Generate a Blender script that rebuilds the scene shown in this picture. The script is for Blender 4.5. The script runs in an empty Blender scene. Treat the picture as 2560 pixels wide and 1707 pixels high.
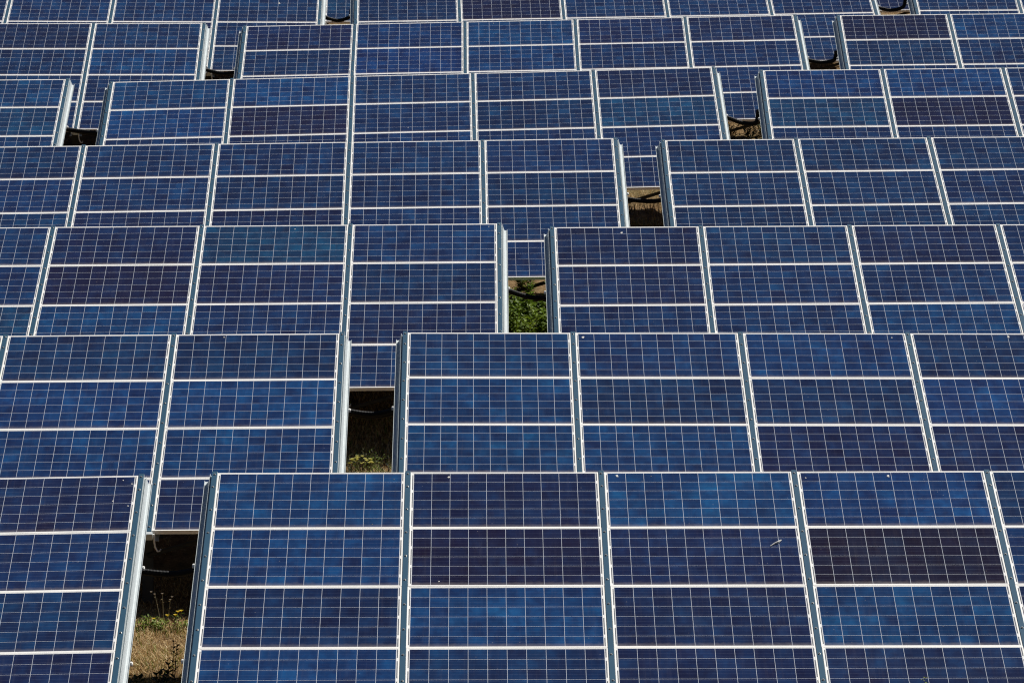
import bpy, bmesh, math, random
from mathutils import Vector, Matrix, noise

random.seed(11)
S = bpy.context.scene
COL = S.collection
R = math.radians
ZS = 6.0                    # height of the camera above the world's zero
P, Q = 1.6977, 1.0          # pitch of the columns and of the module rows on a table
NU, NV = 5, 4

# ------------------------------------------------------------------ helpers
def link(o, parent=None, mat=None):
    COL.objects.link(o)
    if parent is not None:
        o.parent = parent
    if mat is not None:
        o.matrix_basis = mat
    return o

def obj(name, mesh, parent=None, mat=None):
    return link(bpy.data.objects.new(name, mesh), parent, mat)

def tag(o, label=None, cat=None, group=None, kind=None):
    for k, v in (('label', label), ('category', cat), ('group', group), ('kind', kind)):
        if v: o[k] = v
    return o

def mesh_from(name, bm, mats, smooth=False):
    me = bpy.data.meshes.new(name)
    bmesh.ops.recalc_face_normals(bm, faces=bm.faces)
    bm.to_mesh(me); bm.free()
    for m in (mats if isinstance(mats, (list, tuple)) else [mats]):
        me.materials.append(m)
    if smooth:
        for p in me.polygons: p.use_smooth = True
    return me

def box(bm, x0, x1, y0, y1, z0, z1, mi=0):
    v = [bm.verts.new((x, y, z)) for z in (z0, z1) for y in (y0, y1) for x in (x0, x1)]
    fs = []
    for idx in ((0,1,3,2), (4,6,7,5), (0,4,5,1), (2,3,7,6), (0,2,6,4), (1,5,7,3)):
        f = bm.faces.new([v[i] for i in idx]); f.material_index = mi; fs.append(f)
    return fs

def tube(bm, pts, rad, seg=10, ribs=False, caps=True):
    n = len(pts); rings = []
    for i, p in enumerate(pts):
        t = (pts[min(i+1, n-1)] - pts[max(i-1, 0)]).normalized()
        up = Vector((0, 0, 1)) if abs(t.z) < .9 else Vector((1, 0, 0))
        a = t.cross(up).normalized(); b = a.cross(t)
        r = rad[i] if isinstance(rad, (list, tuple)) else rad
        if ribs and i % 2: r *= .94
        rings.append([bm.verts.new(p + (a*math.cos(2*math.pi*k/seg) + b*math.sin(2*math.pi*k/seg))*r) for k in range(seg)])
    for i in range(n-1):
        for k in range(seg):
            bm.faces.new((rings[i][k], rings[i][(k+1) % seg], rings[i+1][(k+1) % seg], rings[i+1][k]))
    if caps:
        bm.faces.new(rings[0]); bm.faces.new(rings[-1])

# ------------------------------------------------------------------ node helpers
class NB:
    def __init__(self, name):
        self.m = bpy.data.materials.new(name); self.m.use_nodes = True
        self.t = self.m.node_tree; self.n = self.t.nodes; self.n.clear()
        self.out = self.n.new('ShaderNodeOutputMaterial')
        self.b = self.n.new('ShaderNodeBsdfPrincipled')
        self.t.links.new(self.b.outputs[0], self.out.inputs[0])
    def set(self, sock, v):
        if hasattr(v, 'is_output'): self.t.links.new(v, sock)
        else: sock.default_value = v
    def node(self, kind, **kw):
        n = self.n.new(kind)
        for k, v in kw.items(): setattr(n, k, v)
        return n
    def math(self, op, a, b=None, c=None):
        n = self.node('ShaderNodeMath', operation=op)
        for i, v in enumerate((a, b, c)):
            if v is not None: self.set(n.inputs[i], v)
        return n.outputs[0]
    def mix(self, f, a, b, mode='MIX'):
        n = self.node('ShaderNodeMix', data_type='RGBA', blend_type=mode)
        self.set(n.inputs[0], f); self.set(n.inputs[6], a); self.set(n.inputs[7], b)
        return n.outputs[2]
    def ramp(self, f, stops):
        n = self.node('ShaderNodeValToRGB'); e = n.color_ramp.elements
        while len(e) < len(stops): e.new(.5)
        for i, (p, c) in enumerate(stops):
            e[i].position = p; e[i].color = c if len(c) == 4 else (*c, 1)
        self.set(n.inputs[0], f); return n.outputs[0]
    def noise(self, vec, scale, detail=3, rough=.55, dist=0, w=None, out=0):
        n = self.node('ShaderNodeTexNoise')
        if w is not None: n.noise_dimensions = '4D'; self.set(n.inputs['W'], w)
        if vec is not None: self.set(n.inputs['Vector'], vec)
        n.inputs['Scale'].default_value = scale; n.inputs['Detail'].default_value = detail
        n.inputs['Roughness'].default_value = rough; n.inputs['Distortion'].default_value = dist
        return n.outputs[out]
    def p(self, **kw):
        for k, v in kw.items(): self.set(self.b.inputs[k.replace('_', ' ')], v)

def c4(r, g, b): return (r, g, b, 1)

def simple(name, col, rough, metal=0., var=.15, scale=14, bump=0.):
    b = NB(name)
    tc = b.node('ShaderNodeTexCoord').outputs['Object']
    f = b.noise(tc, scale, 5, .6)
    lo = c4(*[x*(1-var) for x in col]); hi = c4(*[min(1, x*(1+var)) for x in col])
    b.p(Base_Color=b.mix(f, lo, hi), Metallic=metal,
        Roughness=b.math('MULTIPLY_ADD', f, .2, rough-.1))
    if bump:
        n = b.node('ShaderNodeBump'); n.inputs['Strength'].default_value = bump
        n.inputs['Distance'].default_value = .004
        b.set(n.inputs['Height'], f); b.p(Normal=n.outputs[0])
    return b.m

# ------------------------------------------------------------------ materials
def cell_material():
    b = NB('polycrystalline_cells')
    uv = b.node('ShaderNodeUVMap').outputs[0]           # one unit = one cell
    sx = b.node('ShaderNodeSeparateXYZ'); b.set(sx.inputs[0], uv)
    x, y = sx.outputs[0], sx.outputs[1]
    oi = b.node('ShaderNodeObjectInfo')
    tint, rnd = oi.outputs['Color'], oi.outputs['Random']
    seed = b.math('MULTIPLY', rnd, 173.0)
    fx, fy = b.math('FRACT', x), b.math('FRACT', y)
    ix, iy = b.math('FLOOR', x), b.math('FLOOR', y)
    cid = b.node('ShaderNodeCombineXYZ')
    b.set(cid.inputs[0], ix); b.set(cid.inputs[1], iy); b.set(cid.inputs[2], seed)
    wn = b.node('ShaderNodeTexWhiteNoise', noise_dimensions='3D'); b.set(wn.inputs['Vector'], cid.outputs[0])
    cr = wn.outputs['Value']
    sc = b.node('ShaderNodeSeparateColor'); b.set(sc.inputs[0], wn.outputs['Color'])
    cg, cb = sc.outputs[1], sc.outputs[2]
    # brightness of a cell: its own value, a cloud inside each cell, a cloud over the module, crystal grain
    vin = b.node('ShaderNodeVectorMath', operation='ADD')
    off = b.node('ShaderNodeVectorMath', operation='SCALE'); b.set(off.inputs[0], wn.outputs['Color']); off.inputs['Scale'].default_value = 37
    b.set(vin.inputs[0], uv); b.set(vin.inputs[1], off.outputs[0])
    st = b.node('ShaderNodeMapping'); b.set(st.inputs[0], vin.outputs[0]); st.inputs['Scale'].default_value = (1.15, .5, 1)
    n_cell = b.noise(st.outputs[0], 1.0, 2, .5, w=seed)
    n_mod = b.noise(uv, .33, 2, .5, w=seed)
    fl = b.node('ShaderNodeTexVoronoi'); fl.inputs['Scale'].default_value = 3.4; b.set(fl.inputs['Vector'], vin.outputs[0])
    fls = b.node('ShaderNodeSeparateColor'); b.set(fls.inputs[0], fl.outputs['Color'])
    n_grain = fls.outputs[0]
    t = b.math('MULTIPLY_ADD', b.math('SUBTRACT', n_cell, .5), 2.9, b.math('MULTIPLY', b.math('SUBTRACT', cr, .5), .8))
    t = b.math('MULTIPLY_ADD', b.math('SUBTRACT', n_mod, .5), 1.9, t)
    t = b.math('MULTIPLY_ADD', b.math('SUBTRACT', n_grain, .5), .34, t)
    bright = b.node('ShaderNodeCombineColor')          # brighter crystals are bluer-green, darker ones violet
    for i, base in enumerate((1.25, 2.02, 1.75)): b.set(bright.inputs[i], b.math('POWER', base, t))
    col = b.mix(1.0, tint, bright.outputs[0], 'MULTIPLY')
    # brighter cells go a little cyan, some dark cells go violet
    cy = b.math('MULTIPLY', b.math('GREATER_THAN', cg, .72), b.math('MULTIPLY', cb, .35))
    col = b.mix(cy, col, b.mix(1.0, col, c4(.95, 1.28, 1.08), 'MULTIPLY'))
    vi = b.math('MULTIPLY', b.math('LESS_THAN', cg, .2), b.math('MULTIPLY', cb, .7))
    col = b.mix(vi, col, b.mix(1.0, col, c4(1.25, .74, .80), 'MULTIPLY'))
    # three bus bars along the module in every cell
    bb = b.math('ABSOLUTE', b.math('SUBTRACT', b.math('FRACT', b.math('MULTIPLY', fy, 3)), .5))
    bbm = b.math('MULTIPLY', b.math('LESS_THAN', bb, .026), b.math('MULTIPLY_ADD', b.noise(uv, 1.2, 2, .6, w=seed), .30, .02))
    col = b.mix(bbm, col, c4(.20, .23, .33))
    # gaps between cells show the white back sheet
    dx = b.math('MINIMUM', fx, b.math('SUBTRACT', 1, fx)); dy = b.math('MINIMUM', fy, b.math('SUBTRACT', 1, fy))
    gap = b.math('MAXIMUM', b.math('LESS_THAN', dx, .0088), b.math('LESS_THAN', dy, .0085))
    inx = b.math('MULTIPLY', b.math('GREATER_THAN', x, -.012), b.math('LESS_THAN', x, 10.012))
    iny = b.math('MULTIPLY', b.math('GREATER_THAN', y, -.012), b.math('LESS_THAN', y, 6.012))
    inside = b.math('MULTIPLY', inx, iny)
    white = b.math('MAXIMUM', gap, b.math('SUBTRACT', 1, inside))
    sheet = b.mix(inside, c4(.82, .81, .79), c4(.57, .60, .65))
    col = b.mix(white, col, sheet)
    # string ribbons in the side borders: grey bars broken every second cell
    def ribbon(pos, shift):
        d = b.math('LESS_THAN', b.math('ABSOLUTE', b.math('SUBTRACT', x, pos)), .028)
        k = b.math('PINGPONG', b.math('ADD', y, shift), 1.0)
        return b.math('MULTIPLY', d, b.math('MULTIPLY', b.math('GREATER_THAN', k, .16), iny))
    rib = b.math('MAXIMUM', ribbon(-.062, 0), ribbon(10.062, 1))
    col = b.mix(b.math('MULTIPLY', rib, .95), col, c4(.075, .085, .105))
    # dust washed down to the lower edge of each module
    dn = b.noise(uv, 3.2, 6, .75, w=seed)
    yy = b.math('MULTIPLY_ADD', b.math('SUBTRACT', dn, .5), .55, y)
    dust = b.math('MULTIPLY', b.math('SUBTRACT', 1, b.math('SMOOTH_MIN', b.math('MAXIMUM', b.math('MULTIPLY', yy, 2.6), 0), 1.0, .2)), .30)
    dust = b.math('MULTIPLY', b.math('MAXIMUM', dust, 0), inside)
    rm = b.node('ShaderNodeMapping'); b.set(rm.inputs[0], uv); rm.inputs['Scale'].default_value = (5.5, .22, 1)
    runs = b.ramp(b.noise(rm.outputs[0], 1.0, 4, .65, w=seed), [(.52, (0, 0, 0)), (.80, (1, 1, 1))])
    film = b.math('MULTIPLY_ADD', b.noise(uv, .8, 4, .6, w=seed), .025, b.math('MULTIPLY', runs, .045))
    col = b.mix(b.math('MAXIMUM', dust, film), col, c4(.30, .25, .22))
    # stray specks
    vs = b.node('ShaderNodeTexVoronoi', voronoi_dimensions='3D'); vs.inputs['Scale'].default_value = 1.1
    vv = b.node('ShaderNodeCombineXYZ'); b.set(vv.inputs[0], x); b.set(vv.inputs[1], y); b.set(vv.inputs[2], seed); b.set(vs.inputs['Vector'], vv.outputs[0])
    sp = b.math('MULTIPLY', b.math('LESS_THAN', vs.outputs['Distance'], .035), .3)
    col = b.mix(sp, col, c4(.4, .37, .33))
    b.p(Base_Color=col, Roughness=b.math('MULTIPLY_ADD', dust, .5, b.math('MULTIPLY_ADD', n_mod, .16, .06)), IOR=1.45)
    b.b.inputs['Specular IOR Level'].default_value = .4
    return b.m

M_CELL = cell_material()
M_FRAME = simple('pale_anodised_frame', (.88, .86, .82), .45, .0, .04, 9)
M_BACK = simple('grey_back_sheet', (.33, .33, .33), .6, .0, .05, 9)
M_GALV = simple('galvanised_steel', (.50, .545, .56), .55, .2, .12, 22)
M_SKY_TEAL = simple('painted_sky_reflection', (.017, .066, .118), .6, .0, .14, 5)  # sky reflection on the galvanised rail crown, painted as dark teal
for m_ in (M_SKY_TEAL,): m_.node_tree.nodes['Principled BSDF'].inputs['Specular IOR Level'].default_value = .15
M_BOLT = simple('bolt_steel', (.42, .43, .42), .35, .8, .1, 40)
M_DARKST = simple('weathered_dark_steel', (.10, .10, .10), .6, .4, .2, 10)
M_PIPE = simple('black_corrugated_plastic', (.012, .0125, .0145), .7, .0, .2, 30)
M_PIPE.node_tree.nodes['Principled BSDF'].inputs['Specular IOR Level'].default_value = .2
M_CLIP = simple('pale_plastic', (.74, .73, .70), .5, 0, .05, 30)
M_DROP = simple("dried_bird_dropping", (.52, .51, .48), .8, 0, .12, 60)
M_STAIN = simple('grey_speck', (.10, .09, .08), .8, 0, .12, 60)

def ground_material():
    b = NB('dry_soil_and_straw')
    tc = b.node('ShaderNodeTexCoord').outputs['Object']
    big = b.noise(tc, .6, 4, .6); mid = b.noise(tc, 7, 6, .7); fine = b.noise(tc, 48, 5, .7)
    col = b.ramp(mid, [(.3, (.085, .050, .022)), (.52, (.21, .132, .060)), (.72, (.32, .225, .115))])
    col = b.mix(b.ramp(fine, [(.38, (0, 0, 0)), (.62, (1, 1, 1))]), b.mix(1.0, col, c4(.6, .57, .52), 'MULTIPLY'), col)
    vo = b.node('ShaderNodeTexVoronoi'); vo.inputs['Scale'].default_value = 26; b.set(vo.inputs['Vector'], tc)
    peb = b.ramp(vo.outputs['Distance'], [(.10, (1, 1, 1)), (.2, (0, 0, 0))])
    col = b.mix(b.math('MULTIPLY', peb, b.math('GREATER_THAN', mid, .53)), col, c4(.56, .50, .42))
    col = b.mix(b.math('MULTIPLY', b.ramp(big, [(.5, (0, 0, 0)), (.7, (1, 1, 1))]), .35), col, c4(.10, .12, .04))
    n = b.node('ShaderNodeBump'); n.inputs['Strength'].default_value = .9; n.inputs['Distance'].default_value = .04
    b.set(n.inputs['Height'], b.math('ADD', b.math('MULTIPLY', mid, .7), b.math('MULTIPLY', fine, .4)))
    b.p(Base_Color=col, Roughness=.95, Normal=n.outputs[0]); b.b.inputs['Specular IOR Level'].default_value = .15
    return b.m

def leaf_material(name, stops, scale, trans=.25, rough=.55):
    b = NB(name)
    tc = b.node('ShaderNodeTexCoord').outputs['Object']
    f = b.noise(tc, scale, 3, .6)
    col = b.ramp(f, stops)
    b.p(Base_Color=col, Roughness=rough); b.b.inputs['Specular IOR Level'].default_value = .2
    tr = b.node('ShaderNodeBsdfTranslucent'); b.set(tr.inputs[0], col)
    mx = b.node('ShaderNodeMixShader'); mx.inputs[0].default_value = trans
    b.t.links.new(b.b.outputs[0], mx.inputs[1]); b.t.links.new(tr.outputs[0], mx.inputs[2])
    b.t.links.new(mx.outputs[0], b.out.inputs[0])
    return b.m

M_GROUND = ground_material()
M_STRAW = leaf_material('straw', [(.28, (.15, .08, .028)), (.40, (.38, .235, .095)), (.54, (.62, .46, .23)), (.70, (.74, .62, .40))], 23, .2, .7)
M_GRASS = leaf_material('weedy_green', [(.3, (.07, .12, .012)), (.5, (.17, .24, .03)), (.7, (.34, .37, .09))], 8)
M_LEAF = leaf_material('fresh_leaf', [(.3, (.04, .085, .006)), (.5, (.12, .19, .012)), (.7, (.25, .32, .03))], 9)
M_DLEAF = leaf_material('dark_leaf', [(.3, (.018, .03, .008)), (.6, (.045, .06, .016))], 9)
M_STEM = simple('dry_stem', (.16, .13, .07), .8, 0, .3, 20)
M_PETAL = leaf_material('yellow_petal', [(.4, (.72, .50, .02)), (.6, (.85, .66, .04))], 20, .2)
M_CREAM = leaf_material('pale_yellow_petal', [(.4, (.62, .60, .14)), (.6, (.74, .70, .24))], 20, .2)
M_SEED = simple('pale_seed_head', (.48, .40, .32), .9, 0, .2, 30)

# ------------------------------------------------------------------ tables: origin at the upper left corner, row axis, slope axis pointing uphill
T = {
 '7R': ((-2.6125,37.5238,-3.9610),(0.99996,0.00848,0.00163),(-0.00846,0.92418,0.38186)),
 '7L': ((-11.7438,37.4478,-4.1328),(0.99981,0.00823,0.01772),(-0.01438,0.92395,0.38225)),
 '6L': ((-10.2033,43.1416,-3.2075),(0.99992,0.00993,0.00719),(-0.01194,0.92161,0.38793)),
 '6R': ((-1.0810,43.3595,-3.1492),(0.99994,0.01083,-0.00233),(-0.00914,0.92534,0.37902)),
 '5L': ((-8.6346,48.9533,-2.3754),(0.99996,0.00421,0.00754),(-0.00681,0.92143,0.38848)),
 '5R': ((0.4569,48.9425,-2.3527),(0.99995,0.00818,0.00618),(-0.00993,0.92224,0.38650)),
 '4L': ((-7.1666,54.8014,-1.6158),(0.99986,0.00963,0.01346),(-0.01406,0.92302,0.38449)),
 '4R': ((1.9240,54.7722,-1.5215),(0.99988,0.01145,0.01008),(-0.01445,0.92312,0.38425)),
 '3L': ((-14.7495,60.4547,-0.8932),(0.99986,0.01462,0.00818),(-0.01663,0.92705,0.37457)),
 '3M': ((-5.6445,60.5730,-0.8651),(0.99966,0.00940,0.02422),(-0.01790,0.92482,0.37999)),
 '3R': ((3.5013,60.4160,-0.6991),(0.99993,-0.00489,0.01048),(0.00058,0.92624,0.37693)),
 '2L': ((-13.2316,66.1501,-0.0546),(0.99978,0.02077,0.00148),(-0.01974,0.92322,0.38375)),
 '2M': ((-4.1205,66.4052,-0.0887),(0.99979,0.00422,0.02020),(-0.01148,0.92699,0.37491)),
 '2R': ((5.0330,66.4052,0.0760),(0.99991,-0.00767,0.01128),(0.00287,0.92684,0.37544)),
 '1L': ((-11.6538,71.6444,0.7691),(0.99982,0.01834,-0.00404),(-0.01539,0.92339,0.38355)),
 '1M': ((-2.5984,71.9155,0.7217),(0.99962,0.02074,0.01792),(-0.02593,0.92740,0.37317)),
 '1R': ((6.5947,72.0463,0.9183),(0.99998,0.00150,0.00690),(-0.00400,0.92504,0.37984)),
 '0R': ((-1.0763,77.4258,1.5321),(0.99962,0.02074,0.01792),(-0.02593,0.92740,0.37317)),
 '0L': ((-10.0757,77.1181,1.5459),(0.99982,0.01834,-0.00404),(-0.01539,0.92339,0.38355)),
}
TM = {}
for k, (o, a, s) in T.items():
    a = Vector(a).normalized(); s = Vector(s); s = (s - a*s.dot(a)).normalized(); n = a.cross(s)
    m = Matrix.Identity(4)
    for i in range(3): m[i][0], m[i][1], m[i][2] = a[i], s[i], n[i]
    m.translation = Vector(o) + Vector((0, 0, ZS))
    TM[k] = m
def tp(k, u, v, z=0.): return TM[k] @ Vector((u*P, -v*Q, z))

# ------------------------------------------------------------------ ground
DIPS = [(-1.5, 44.7, 1.3, .9, -.14), (-1.4, 48.0, 1.5, 1.7, .45), (.3, 55.1, 1.3, 1.2, -.20), (1.7, 60.0, 1.6, 2.2, -.10), (3.3, 66.6, 1.6, 1.4, -.10),
        (-3.1, 40.4, 1.4, 1.3, -.38), (-6.0, 66.2, 2.0, 1.9, .30), (-4.4, 72.3, 2.0, 1.7, .32), (5.2, 72.6, 3.0, 2.2, .45)]
def gbase(x, y):
    z = ZS - 6.09 + .1370*(y - 33.8)
    if y > 95: z -= .1370*(y - 95)*min(1, (y - 95)/120)*.6
    return z
def gz(x, y):
    n = noise.fractal(Vector((x*.35, y*.35, 3.1)), 1.0, 2.0, 4)*.05
    n += noise.noise(Vector((x*2.1, y*2.1, 7.7)))*.02
    for cx, cy, sx, sy, dz in DIPS:
        q = ((x-cx)/sx)**2 + ((y-cy)/sy)**2
        if q < 9: n += dz*math.exp(-q)
    return gbase(x, y) + n
def lerp_axis(segs):
    out = []
    for a, b, st in segs:
        n = max(1, round((b-a)/st)); out += [a + (b-a)*i/n for i in range(n)]
    return out + [segs[-1][1]]
xs = lerp_axis([(-400, -60, 40), (-60, -20, 5), (-20, 16, .25), (16, 60, 5), (60, 400, 40)])
ys = lerp_axis([(-60, 20, 8), (20, 32, 1), (32, 82, .25), (82, 110, 2), (110, 500, 30)])
bm = bmesh.new()
g = [[bm.verts.new((x, y, gz(x, y))) for x in xs] for y in ys]
for j in range(len(ys)-1):
    for i in range(len(xs)-1):
        bm.faces.new((g[j][i], g[j][i+1], g[j+1][i+1], g[j+1][i]))
tag(obj('ground', mesh_from('ground', bm, M_GROUND, True)), kind='structure')

# ------------------------------------------------------------------ shared meshes of a table
CW, CH = .159, .159
MW, MH = 1.647, .998        # module size
def module_mesh():
    bm = bmesh.new(); w, h = MW/2-.0105, MH/2-.0105
    fs = box(bm, -w, w, -h, h, -.0075, -.0015, 0)
    uvl = bm.loops.layers.uv.new('UVMap')
    for f in fs:
        if f.calc_center_median().z < -.007: f.material_index = 1
        for l in f.loops:
            l[uvl].uv = (l.vert.co.x/CW + 5, l.vert.co.y/CH + 3)
    return mesh_from('solar_module', bm, [M_CELL, M_BACK])
def ring_mesh():
    bm = bmesh.new(); w, h, t = MW/2, MH/2, .011
    def loop(x, y, z): return [bm.verts.new(p) for p in ((-x,-y,z), (x,-y,z), (x,y,z), (-x,y,z))]
    e = .0015
    L = [loop(w, h, -.038), loop(w, h, -e), loop(w-e, h-e, 0), loop(w-t, h-t, 0), loop(w-t, h-t, -.004), ]
    for a, b in zip(L, L[1:]):
        for i in range(4):
            bm.faces.new((a[i], a[(i+1) % 4], b[(i+1) % 4], b[i]))
    lip = loop(w-.03, h-.03, -.038); inn = loop(w-.03, h-.03, -.0355); inn2 = loop(w-.003, h-.003, -.0355); top = loop(w-.003, h-.003, -.009)
    for a, b in zip([L[0], lip, inn, inn2], [lip, inn, inn2, top]):
        for i in range(4):
            bm.faces.new((a[i], a[(i+1) % 4], b[(i+1) % 4], b[i]))
    return mesh_from('module_frame', bm, M_FRAME)
INNER = [(.0245, 0), (.0245, -.040), (.036, -.040), (.036, -.048), (.058, -.092), (.064, -.098), (.088, -.098), (.088, -.108)]
OUTER = [(.0245, 0), (.0245, -.040), (.036, -.040), (.039, -.021), (.0425, -.021), (.0425, -.044), (.058, -.092), (.064, -.098), (.088, -.098), (.0895, -.087), (.093, -.087)]
def rail_mesh(left, right):
    prof = [(-x, z) for x, z in left[::-1]] + right
    n = len(prof); th = .0035
    inner = []
    for i, (x, z) in enumerate(prof):
        x0, z0 = prof[max(i-1, 0)]; x1, z1 = prof[min(i+1, n-1)]
        tx, tz = x1-x0, z1-z0; l = math.hypot(tx, tz)
        inner.append((x + tz/l*th, z - tx/l*th))
    bm = bmesh.new(); rings = []
    for y in (.018, -4.018):
        rings.append(([bm.verts.new((x, y, z)) for x, z in prof], [bm.verts.new((x, y, z)) for x, z in inner]))
    (o0, i0), (o1, i1) = rings
    for i in range(n-1):
        bm.faces.new((o0[i], o0[i+1], o1[i+1], o1[i])); bm.faces.new((i0[i], i1[i], i1[i+1], i0[i+1]))
        bm.faces.new((o0[i], i0[i], i0[i+1], o0[i+1])); bm.faces.new((o1[i], o1[i+1], i1[i+1], i1[i]))
    for i in (0, n-1): bm.faces.new((o0[i], o1[i], i1[i], i0[i]))
    return mesh_from('rail', bm, M_GALV)
def sky_strip_mesh():  # added thin strip that carries the painted sky reflection along the rail crown
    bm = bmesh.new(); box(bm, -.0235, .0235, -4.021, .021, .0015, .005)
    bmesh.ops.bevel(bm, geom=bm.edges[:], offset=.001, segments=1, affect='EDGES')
    return mesh_from('painted_sky_strip', bm, M_SKY_TEAL)
def bolt_mesh():
    bm = bmesh.new()
    def cyl(r, z0, z1, seg, r2=None):
        a = [bm.verts.new((r*math.cos(2*math.pi*k/seg), r*math.sin(2*math.pi*k/seg), z0)) for k in range(seg)]
        r2 = r2 or r
        b2 = [bm.verts.new((r2*math.cos(2*math.pi*k/seg), r2*math.sin(2*math.pi*k/seg), z1)) for k in range(seg)]
        for k in range(seg): bm.faces.new((a[k], a[(k+1) % seg], b2[(k+1) % seg], b2[k]))
        bm.faces.new(b2)
    cyl(.0125, .005, .0072, 14); cyl(.0088, .0072, .0125, 6); cyl(.0088, .0125, .0146, 6, .0062)
    return mesh_from('bolt', bm, M_BOLT)
def clamp_mesh():
    bm = bmesh.new(); box(bm, -.012, .012, -.02, .02, -.1165, -.0965)
    box(bm, -.006, .006, -.012, .012, -.0965, -.088)
    bmesh.ops.bevel(bm, geom=bm.edges[:], offset=.0015, segments=1, affect='EDGES')
    return mesh_from('purlin_clamp', bm, M_CLIP)
def end_bracket_mesh():
    bm = bmesh.new()
    box(bm, -.036, .036, -4.075, -4.024, -.060, .004, 0); box(bm, -.058, -.0365, -4.06, -4.03, -.052, -.024, 1)
    bmesh.ops.bevel(bm, geom=bm.edges[:], offset=.004, segments=2, affect='EDGES')
    return mesh_from('end_bracket', bm, [M_GALV, M_CLIP])
def hook_mesh():
    bm = bmesh.new()
    tube(bm, [Vector(p) for p in ((.045, -4.03, -.02), (.048, -4.035, -.10), (.055, -4.04, -.155), (.075, -4.045, -.195), (.098, -4.045, -.19), (.106, -4.045, -.172))], .0085, 8)
    return mesh_from('cable_hook', bm, M_CLIP)
def purlin_mesh():
    bm = bmesh.new(); L = NU*P + .06
    box(bm, -.03, L-.03, -.035, -.029, -.236, -.116); box(bm, -.03, L-.03, -.028, .035, -.122, -.116); box(bm, -.03, L-.03, -.028, .035, -.236, -.230)
    return mesh_from('purlin', bm, M_DARKST)

ME = dict(module=module_mesh(), frame=ring_mesh(), rail=rail_mesh(INNER, INNER), rail_l=rail_mesh(OUTER, INNER), rail_r=rail_mesh(INNER, OUTER), sky_strip=sky_strip_mesh(), bolt=bolt_mesh(),
          clamp=clamp_mesh(), bracket=end_bracket_mesh(), hook=hook_mesh(), purlin=purlin_mesh())

def post_mesh(h):
    bm = bmesh.new()
    box(bm, -.05, .05, -.052, -.046, -.4, h); box(bm, -.05, .05, .046, .052, -.4, h); box(bm, -.003, .003, -.0455, .0455, -.4, h)
    return mesh_from('post', bm, M_DARKST)

# tone of every module that shows, read row by row from the photograph
TONES = {'n': (.0056, .0212, .0735), 'b': (.0056, .0310, .106), 't': (.0062, .031, .088), 'd': (.0066, .0155, .058), 'D': (.0074, .0102, .039),
         'K': (.0078, .0076, .0230), 'l': (.0054, .0240, .094)}
MOD = {  # v-rows from the top, one letter per column
 '7L': ['nnnnd', 'nnnnn', 'nnnbn', 'nnnnd', ],
 '7R': ['bdbbn', 'bDdKn', 'nbdbd', 'bnddn'],
 '6L': ['nnnnn', 'nnnlb', 'nnnbb', 'nnnnd'],
 '6R': ['nnbnn', 'bnnln', 'bbddn', 'nnnnn'],
 '5L': ['nndtn', 'nnDdn', 'ntbnd', 'nnnnn'],
 '5R': ['dndnn', 'dnnbn', 'nnbnn', 'nnnnn'],
 '4L': ['nnnnn', 'nnnnn', 'nddnn', 'nnnnn'],
 '4R': ['nnnnn', 'nnnnn', 'nnnnn', 'nnnnn'],
 '3L': ['nnnnb', 'nnnnt', 'nnnnn', 'nnnnn'],
 '3M': ['bbnnd', 'bDnnt', 'ndnnn', 'nnnnn'],
 '3R': ['lbnnn', 'tDdnn', 'nnnnn', 'nnnnn'],
 '2L': ['nnndn', 'nnnnb', 'nnnnn', 'nnnnn'],
 '2M': ['dlbdd', 'nlbnn', 'nnnnn', 'nnnnn'],
 '2R': ['Dbnnn', 'nnnnn', 'nnnnn', 'nnnnn'],
 '1L': ['nnnnn', 'nnnnn', 'nnndn', 'nnnnn'],
 '1M': ['nnnnn', 'nDnnn', 'nnnnn', 'nnnnn'],
 '1R': ['nnnnn']*4, '0L': ['nnnnt', 'nnnnt', 'nnnnt', 'nnnnt'], '0R': ['nnnnd']*4,
}
DROPS = {'7L': [(4.91, .083), (4.958, .152), (4.872, .458), (4.953, .55)],
 '7R': [(1.212, .087), (.929, .129), (2.081, .072), (2.257, .08), (3.056, .118), (3.484, .088), (2.859, 1.287), (1.167, 1.92), (.826, .93)],
 '6R': [(1.06, .102), (3.597, .078), (2.9, .1)], '5R': [(.465, .155)], '5L': [(3.63, .107), (4.93, .08)],
 '6L': [(4.301, .07)], '1L': [(4.603, 1.194)], '2M': [(2.26, .088)], '3M': [(2.466, 1.851)]}
DSIZE = {('7R', 0): .013, ('7R', 2): .017, ('7R', 5): .017, ('7R', 6): .012, ('6R', 0): .018, ('6R', 1): .017, ('5R', 0): .017, ('1L', 0): .022}
BOLT_V = [.04] + [.27 + .4075*i for i in range(10)]

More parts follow.
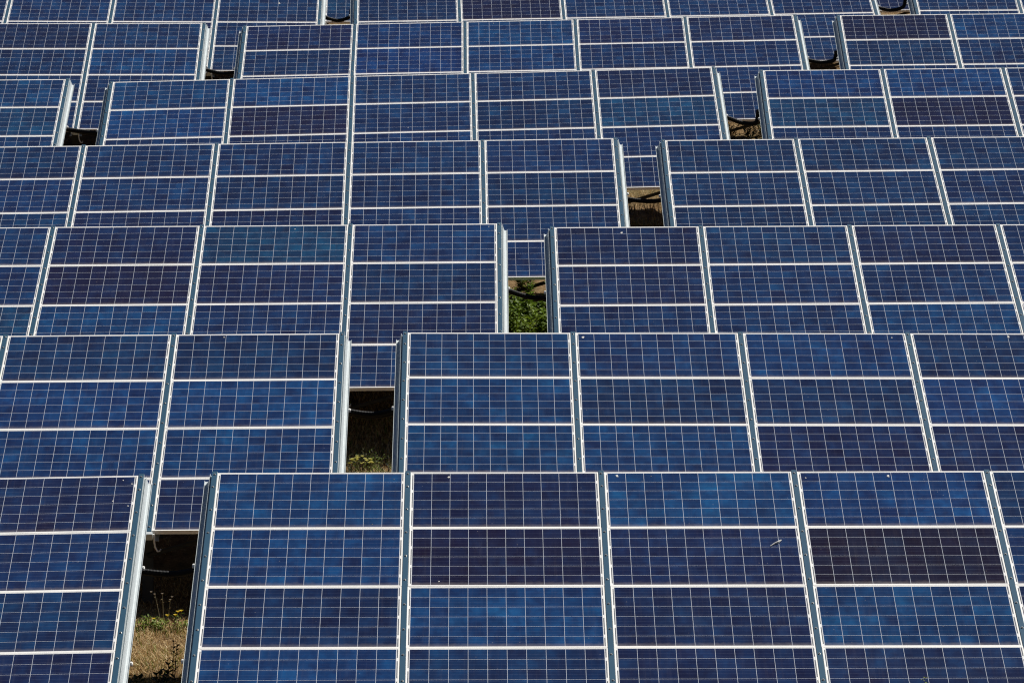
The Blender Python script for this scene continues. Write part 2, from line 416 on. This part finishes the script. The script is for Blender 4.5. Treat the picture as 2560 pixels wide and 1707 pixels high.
LABELS = {
 '7L': 'nearest solar table on the left, its right end edging the dry grass gap',
 '7R': 'nearest solar table, with the darkest purple-black module, right of the dry grass gap',
 '6L': 'second-row solar table ending left of the gap with pale yellow flowers',
 '6R': 'second-row solar table starting right of the gap with pale yellow flowers',
 '5L': 'third-row solar table ending left of the gap full of leafy green plants',
 '5R': 'third-row solar table starting right of the gap full of leafy green plants',
 '4L': 'fourth-row solar table ending left of the sandy gap, reaching the left picture edge',
 '4R': 'fourth-row solar table starting right of the sandy gap, reaching the right picture edge',
 '3L': 'small corner of a solar table at the left edge, fifth row from the front',
 '3M': 'whole five-column solar table between two gaps in the fifth row from the front',
 '3R': 'fifth-row solar table starting right of the gap with dark weeds',
 '2L': 'sixth-row solar table at the left edge, ending at a dark gap',
 '2M': 'whole five-column solar table between two gaps in the sixth row from the front',
 '2R': 'sixth-row solar table at the top right, with a dark purplish corner module',
 '1L': 'solar table cut by the top left picture edge, only its lower modules showing',
 '1M': 'solar table cut by the top picture edge, holding one purple-black module',
 '1R': 'solar table cut by the top right picture corner, right of the uppermost gap',
 '0L': 'hindmost solar table, teal modules glimpsed through the uppermost left gap',
 '0R': 'hindmost solar table, navy modules glimpsed through the uppermost right gap',
}

def blob_mesh(rad, dark):
    bm = bmesh.new(); n = 14; ph = random.random()*6
    c = bm.verts.new((0, 0, .003)); rr = [bm.verts.new((rad*(1+.28*math.sin(2*a+ph)+random.uniform(-.15, .15))*math.cos(a), rad*1.5*(1+.2*math.sin(3*a+ph))*math.sin(a), 0))
          for a in [2*math.pi*k/n for k in range(n)]]
    for k in range(n): bm.faces.new((c, rr[k], rr[(k+1) % n]))
    return mesh_from('bird_dropping', bm, M_STAIN if dark else M_DROP, True)
def streak_mesh():
    bm = bmesh.new(); pts = [Vector((-.05, -.05, .004)), Vector((-.015, -.012, .006)), Vector((.02, .012, .007)), Vector((.05, .05, .005))]
    tube(bm, pts, [.003, .006, .010, .006], 6)
    return mesh_from('feather', bm, M_DROP)

def build_table(k):
    W = TM[k]
    foot = tp(k, 2.5, 3.03); foot.z = gz(foot.x, foot.y)
    e = link(bpy.data.objects.new('solar_table', None)); e.location = foot; e.empty_display_size = .5
    tag(e, LABELS[k], 'solar panels', 'solar tables in staggered rows')
    L = Matrix.Translation(-foot) @ W
    def at(u, v, z=0.): return L @ Matrix.Translation((u*P, -v*Q, z))
    mods = {}
    for v in range(NV):
        for u in range(NU):
            jz = random.uniform(-.0012, .0012)
            ju = random.uniform(-.0012, .0012)
            jr = Matrix.Rotation(random.uniform(-.0012, .0012), 4, 'X') @ Matrix.Rotation(random.uniform(-.0008, .0008), 4, 'Y')
            m = obj('solar_module', ME['module'], e, at(u+.5+ju, v+.5, jz) @ jr)
            ch = MOD[k][v][u]; c = TONES[ch]; f = random.uniform(.88, 1.12)
            m.color = (c[0]*f, c[1]*f*random.uniform(.93, 1.07), c[2]*f, 1)
            if ch in 'DK': m['label'] = 'dark purplish module'
            elif ch == 't': m['label'] = 'teal blue module'
            obj('module_frame', ME['frame'], m)
            mods[(u, v)] = m
    for i, (u, v) in enumerate(DROPS.get(k, [])):
        uu, vv = int(u), int(v)
        pos = Matrix.Translation(((u-uu-.5)*P, -(v-vv-.5)*Q, .0005))
        if (k, i) == ('7R', 6): obj('feather', streak_mesh(), mods[(uu, vv)], pos)
        else:
            r = DSIZE.get((k, i), .008); dark = (k, i) in (('7R', 1), ('7R', 3), ('7R', 8))
            obj('bird_dropping', blob_mesh(r*(.62 if dark else .8), dark), mods[(uu, vv)], pos)
    for u in range(NU+1):
        r = obj('rail', ME['rail_l' if u == 0 else 'rail_r' if u == NU else 'rail'], e, at(u, 0))
        obj('painted_sky_strip', ME['sky_strip'], r)
        for v in BOLT_V:
            obj('bolt', ME['bolt'], r, Matrix.Translation((random.uniform(-.002, .002), -v, 0)) @ Matrix.Rotation(random.random(), 4, 'Z'))
        obj('end_bracket', ME['bracket'], r); obj('cable_hook', ME['hook'], r)
        if u in (0, NU):
            for v in (1.46, 3.03):
                obj('purlin_clamp', ME['clamp'], r, Matrix.Translation(((-.103 if u == 0 else .103), -v, 0)))
    for v in (1.46, 3.03):
        obj('purlin', ME['purlin'], e, at(0, v))
    for u in (1.05, 2.5, 3.95):
        for v in (1.46, 3.03):
            top = tp(k, u, v, -.24); gg = gz(top.x, top.y); h = top.z - gg
            obj('post', post_mesh(h), e, Matrix.Translation(Vector((top.x, top.y, gg)) - foot))


    for uu, vv, u2 in ((1.05, 3.03, .03), (3.95, 3.03, 4.97)):
        p0 = tp(k, uu, vv, -.24); p0.z -= .50; p0.y -= .07
        p1 = tp(k, u2, vv, -.27); p1.y -= .07
        bm = bmesh.new(); tube(bm, [p0 - foot, p1 - foot], .022, 8)
        obj('brace', mesh_from('brace', bm, M_DARKST), e)
    return e
for k in T: build_table(k)

# ------------------------------------------------------------------ corrugated conduits hanging across the gaps
def conduit(k, uz, v, label, rad=.030):
    pts = [tp(k, u, v, -z) for u, z in uz]
    out = []
    for i in range(len(pts)-1):
        p0, p1, p2, p3 = pts[max(i-1, 0)], pts[i], pts[i+1], pts[min(i+2, len(pts)-1)]
        n = max(4, int((p2-p1).length/.014))
        for j in range(n):
            t = j/n
            out.append(.5*((2*p1) + (p2-p0)*t + (2*p0-5*p1+4*p2-p3)*t*t + (3*p1-p0-3*p2+p3)*t**3))
    out.append(pts[-1])
    c = out[len(out)//2].copy()
    bm = bmesh.new(); tube(bm, [p - c for p in out], rad, 9, ribs=True)
    o = obj('cable_conduit', mesh_from('cable_conduit', bm, M_PIPE, False)); o.location = c
    tag(o, label, 'cable conduit', 'black conduits sagging across the gaps')
V = .9
for k, a, b_, c_, kind, label in (
  ('7R', .484, .504, .458, 0, 'black corrugated conduit sagging across the dark of the dry grass gap'),
  ('6R', .450, .486, .449, 0, 'lower of two black conduits crossing the gap with pale yellow flowers'),
  ('6R', .395, .428, .385, 1, 'upper of two black conduits crossing the gap with pale yellow flowers'),
  ('5R', .335, .425, .450, 0, 'black conduit dipping to the right in front of the leafy green plants'),
  ('4R', .385, .427, .430, 0, 'black conduit crossing the sandy gap of the fourth row'),
  ('3M', .315, .375, .394, 0, 'lower black conduit crossing the leftmost dark gap of the fifth row'),
  ('3M', .285, .325, .340, 1, 'upper black conduit crossing the leftmost dark gap of the fifth row'),
  ('3R', .330, .407, .425, 2, 'black conduit crossing the gap with dark weeds on sandy ground'),
  ('2M', .345, .402, .385, 0, 'black conduit crossing the left gap of the sixth row'),
  ('2R', .365, .404, .389, 2, 'black conduit crossing the dark right gap of the sixth row'),
  ('1M', .360, .412, .375, 2, 'black conduit curving below teal modules in the uppermost left gap'),
  ('1R', .400, .437, .405, 2, 'black conduit below navy modules in the uppermost right gap')):
    vv = V if kind != 1 else V + .07
    if kind == 2:
        conduit(k, [(-.46, .27), (-.40, a-.03), (-.30, a), (-.18, b_), (-.080, c_-.01), (-.056, c_-.07), (-.050, .22)], vv, label, .031)
    else:
        conduit(k, [(-.50, .26), (-.42, a-.04), (-.33, a), (-.19, b_), (-.06, c_), (.10, c_-.07), (.3, .19)], vv, label)
# ------------------------------------------------------------------ vegetation
def blades(name, areas, dens, hmin, hmax, mat, width=.006, lean=.5, label=None, clump=0., keep=None):
    bm = bmesh.new()
    for (x0, x1, y0, y1) in areas:
        n = int((x1-x0)*(y1-y0)*dens)
        for _ in range(n):
            x, y = random.uniform(x0, x1), random.uniform(y0, y1)
            cl = noise.noise(Vector((x*1.7, y*1.7, 1.3)))
            if clump and cl < clump*random.uniform(-.6, 1.): continue
            if keep and not keep(x, y): continue
            h = random.uniform(hmin, hmax)*(1 + .5*cl); a = random.random()*6.283; l = random.uniform(.1, 1)*lean*h
            z = gz(x, y) - .01
            dx, dy = math.cos(a), math.sin(a); w = width*random.uniform(.6, 1.4)
            px, py = -dy*w, dx*w
            v0 = bm.verts.new((x-px, y-py, z)); v1 = bm.verts.new((x+px, y+py, z))
            v2 = bm.verts.new((x+dx*l*.35+px*.7, y+dy*l*.35+py*.7, z+h*.6)); v3 = bm.verts.new((x+dx*l*.35-px*.7, y+dy*l*.35-py*.7, z+h*.6))
            v4 = bm.verts.new((x+dx*l, y+dy*l, z+h))
            bm.faces.new((v0, v1, v2, v3)); bm.faces.new((v3, v2, v4))
    o = obj(name, mesh_from(name, bm, mat)); tag(o, label, 'grass', kind='stuff'); return o

GAP = {}
for r, right in (('7', '7R'), ('6', '6R'), ('5', '5R'), ('4', '4R'), ('3a', '3M'), ('3b', '3R'), ('2a', '2M'), ('2b', '2R'), ('1a', '1M'), ('1b', '1R')):
    c = tp(right, -.18, 0); GAP[r] = (c.x, c.y)
near = [(x-.75, x+.65, y-1.3, y+3.6) for r, (x, y) in GAP.items() if r in '7654']
far = [(x-.9, x+.9, y-.6, y+9) for r, (x, y) in GAP.items()]
blades('dry_grass', near, 2600, .015, .075, M_STRAW, .0032, 1.7, 'short straw coloured dry grass on the ground between the solar tables', .0)
blades('scattered_dry_grass', far, 380, .03, .10, M_STRAW, .004, 1.5, 'sparser dry grass farther under the rows of solar tables', .1)
S1 = [(x-.9, x+.9, y-.9, y+3.5) for r, (x, y) in GAP.items()]
blades('green_grass', S1, 420, .02, .08, M_GRASS, .004, 1.0, 'thin patches of green grass among the straw between the solar tables', .2)
def leaf(bm, base, d, up, ln, wd, mi=0):
    d = d.normalized(); side = d.cross(up)
    if side.length < 1e-4: side = Vector((1, 0, 0))
    side.normalize(); nrm = side.cross(d)
    p0 = base; p1 = base + d*ln*.45 + nrm*ln*.08; p2 = base + d*ln - nrm*ln*.06
    a = bm.verts.new(p0); b_ = bm.verts.new(p1 + side*wd); c = bm.verts.new(p1 - side*wd); m = bm.verts.new(p1 - nrm*wd*.3); e = bm.verts.new(p2)
    for f in ((a, b_, m), (a, m, c), (b_, e, m), (m, e, c)):
        bm.faces.new(f).material_index = mi

def weed(name, x, y, h, nst, spread, leaf_len, leaf_w, mat, label, group=None, dens=38, flower=None, nfl=0, bare=0., cat='plant'):
    root = link(bpy.data.objects.new(name, None)); root.location = (x, y, gz(x, y)-.02); root.empty_display_size = .1
    tag(root, label, cat, group)
    bs, bl = bmesh.new(), bmesh.new(); tips = []
    for s in range(nst):
        a = random.random()*6.283; r = random.uniform(.2, 1)*spread; hh = h*(random.uniform(.65, 1.) if nst > 2 else 1 - .07*s)
        b0 = Vector((math.cos(a)*r*.3, math.sin(a)*r*.3, 0)); b1 = Vector((math.cos(a)*r*.7, math.sin(a)*r*.7, hh*.6)); b2 = Vector((math.cos(a)*r, math.sin(a)*r, hh))
        pts = [b0.lerp(b1, t)*(1-t) + b1.lerp(b2, t)*t for t in (0, .25, .5, .75, 1)]
        tube(bs, pts, [.005, .0045, .004, .003, .002], 5)
        tips.append(pts[-1])
        n = int(dens*hh)
        for i in range(n):
            t = bare + (1-bare)*(i+random.random())/n; q = t*4; j = min(3, int(q)); pp = pts[j].lerp(pts[j+1], q-j)
            aa = i*2.4 + random.random(); dd = Vector((math.cos(aa), math.sin(aa), random.uniform(.1, .9)))
            leaf(bl, pp, dd, Vector((0, 0, 1)), leaf_len*random.uniform(.6, 1.15)*(1.1-.5*t), leaf_w*random.uniform(.7, 1.2))
    obj('stem', mesh_from('stem', bs, M_STEM), root); 
    if bl.faces: obj('foliage', mesh_from('foliage', bl, mat), root)
    else: bl.free()
    if flower:
        for i in range(nfl):
            tpz = tips[i % len(tips)] + Vector((random.uniform(-.04, .04), random.uniform(-.04, .04), random.uniform(-.04, .03)))*(1 if i >= len(tips) else .1)
            bf = bmesh.new()
            for kk in range(9):
                a = kk*6.283/9; sz = .55 if flower is M_SEED else 1.; leaf(bf, Vector((0, 0, 0)), Vector((math.cos(a), math.sin(a), .9)), Vector((0, 0, 1)), .030*sz, .009*sz)
            obj('flower', mesh_from('flower', bf, flower), root, Matrix.Translation(tpz))
    return root

random.seed(5)
for i in range(30):                       # a crowd of look-alike leafy plants fills the third gap
    x = .09 - .60 + 1.18*((i*.618 + random.uniform(-.06, .06)) % 1); y = 49.7 + 1.5*(i+random.random())/30
    weed('leafy_plant', x, y, random.uniform(.44, .60) + .06*(i > 20), 6, .18, .11, .023, M_LEAF,
         'leafy green plant crowding the gap in the third row of solar tables', 'leafy plants in the gap of the third row', 66)
random.seed(9)
for i in range(4):
    x = .05 + (-.33, .08, -.24, .16)[i]; y = 54.3 + i*.1
    weed('leafy_plant', x, y, random.uniform(.4, .55), 5, .14, .12, .024, M_LEAF,
         'leafy green plant half in the shade behind the conduit of the third-row gap', 'shaded leafy plants behind the conduit', 60)
random.seed(6)
weed('flowering_weed', -3.08, 38.62, .20, 4, .15, .075, .010, M_GRASS, 'green weed with yellow flowers on thin stems at the shade edge in the nearest gap', None, 34, M_PETAL, 4, .0)
weed('flowering_weed', -3.24, 38.60, .15, 7, .12, .085, .011, M_GRASS, 'bushy green weed with one yellow flower beside the left rail in the nearest gap', None, 80, M_PETAL, 1)
for i, (x, y, h) in enumerate(((-3.36, 38.5, .15), (-3.30, 38.65, .17), (-3.16, 38.5, .13), (-3.02, 38.55, .10), (-2.92, 38.6, .11), (-2.83, 38.5, .13), (-2.76, 38.6, .14))):
    weed('low_weed', x, y, h, 7, .10, .075, .010, M_GRASS, 'low green weed in the tuft row where shade begins in the nearest gap', 'low weeds at the shade edge', 85)
weed('seed_stalk', -3.17, 38.85, .34, 3, .09, .03, .004, M_STRAW, 'thin dry stalk with pale seed heads, left one in the nearest gap', None, 9, M_SEED, 5, .6)
weed('seed_stalk', -2.86, 38.85, .33, 4, .06, .03, .004, M_STRAW, 'thin dry stalk with pale seed heads, right one in the nearest gap', None, 9, M_SEED, 6, .6)
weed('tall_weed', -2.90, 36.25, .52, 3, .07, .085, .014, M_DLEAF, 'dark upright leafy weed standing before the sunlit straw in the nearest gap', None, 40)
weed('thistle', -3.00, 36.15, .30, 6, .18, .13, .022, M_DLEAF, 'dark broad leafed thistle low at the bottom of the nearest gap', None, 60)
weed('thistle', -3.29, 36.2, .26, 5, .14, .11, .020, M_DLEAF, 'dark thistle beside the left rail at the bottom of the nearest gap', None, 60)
random.seed(8)
weed('pale_flower_plant', -1.56, 44.55, .22, 9, .13, .05, .007, M_GRASS, 'small plant topped by a cluster of pale yellow flowers in the second-row gap', None, 60, M_CREAM, 24)
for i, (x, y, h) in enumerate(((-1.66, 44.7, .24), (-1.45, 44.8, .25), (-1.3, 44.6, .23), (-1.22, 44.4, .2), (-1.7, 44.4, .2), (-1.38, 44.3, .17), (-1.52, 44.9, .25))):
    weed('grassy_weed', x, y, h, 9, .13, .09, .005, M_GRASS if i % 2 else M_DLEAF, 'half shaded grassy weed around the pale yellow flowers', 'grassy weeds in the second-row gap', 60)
random.seed(4)
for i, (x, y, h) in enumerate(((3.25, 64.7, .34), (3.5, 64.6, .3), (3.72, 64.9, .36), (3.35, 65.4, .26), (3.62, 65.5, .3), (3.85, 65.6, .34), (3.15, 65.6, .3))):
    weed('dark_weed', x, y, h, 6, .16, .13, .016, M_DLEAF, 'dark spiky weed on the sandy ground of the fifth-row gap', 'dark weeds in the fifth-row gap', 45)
for i, (x, y, h) in enumerate(((1.72, 59.3, .25), (1.9, 59.5, .22), (2.05, 59.2, .28), (1.6, 59.6, .2))):
    weed('dry_weed', x, y, h, 6, .14, .08, .006, M_STRAW, 'dry weed at the edge of the shade in the sandy fourth-row gap', 'dry weeds in the fourth-row gap', 45)
weed('tall_front_weed', 3.21, 33.25, 1.10, 2, .05, .07, .010, M_GRASS, 'tall green weed whose tip rises before the nearest table, bottom right', None, 42)
weed('tall_front_weed', 3.27, 33.25, 1.03, 1, .03, .05, .008, M_STRAW, 'pale dry weed tip just right of the tall green weed, bottom right', None, 42)

w = S.world = bpy.data.worlds.new('World'); w.use_nodes = True
nt = w.node_tree; nt.nodes.clear()
wo = nt.nodes.new('ShaderNodeOutputWorld'); bg = nt.nodes.new('ShaderNodeBackground'); sky = nt.nodes.new('ShaderNodeTexSky')
sky.sky_type = 'NISHITA'; sky.sun_disc = False
SE, SA = R(56), R(130)
sd = Vector((math.sin(SA)*math.cos(SE), -math.cos(SA)*math.cos(SE), math.sin(SE)))
sky.sun_elevation = SE; sky.sun_rotation = math.atan2(sd.x, sd.y)
sky.altitude = 1200; sky.air_density = .55; sky.dust_density = .2; sky.ozone_density = 1.2
bg.inputs[1].default_value = .05
nt.links.new(sky.outputs[0], bg.inputs[0]); nt.links.new(bg.outputs[0], wo.inputs[0])
sl = bpy.data.lights.new('sun', 'SUN'); sl.energy = 5.0; sl.angle = R(.53); sl.color = (1, .955, .88)
so = link(bpy.data.objects.new('sun', sl)); so.rotation_euler = sd.to_track_quat('Z', 'Y').to_euler()

cd = bpy.data.cameras.new('camera'); cd.sensor_width = 36; cd.sensor_fit = 'HORIZONTAL'; cd.lens = 10727.97*36/2560
cd.clip_start = .5; cd.clip_end = 2000
cd.dof.use_dof = True; cd.dof.focus_distance = 42; cd.dof.aperture_fstop = 14
co = link(bpy.data.objects.new('camera', cd)); co.location = (0, 0, ZS); co.rotation_euler = (math.pi/2 - .0745926, 0, 0)
S.camera = co
S.view_settings.view_transform = 'Standard'; S.view_settings.look = 'None'; S.view_settings.exposure = .24; S.view_settings.gamma = 1
S.cycles.max_bounces = 6
S.cycles.pixel_filter_type = 'BLACKMAN_HARRIS'; S.cycles.filter_width = 1.15
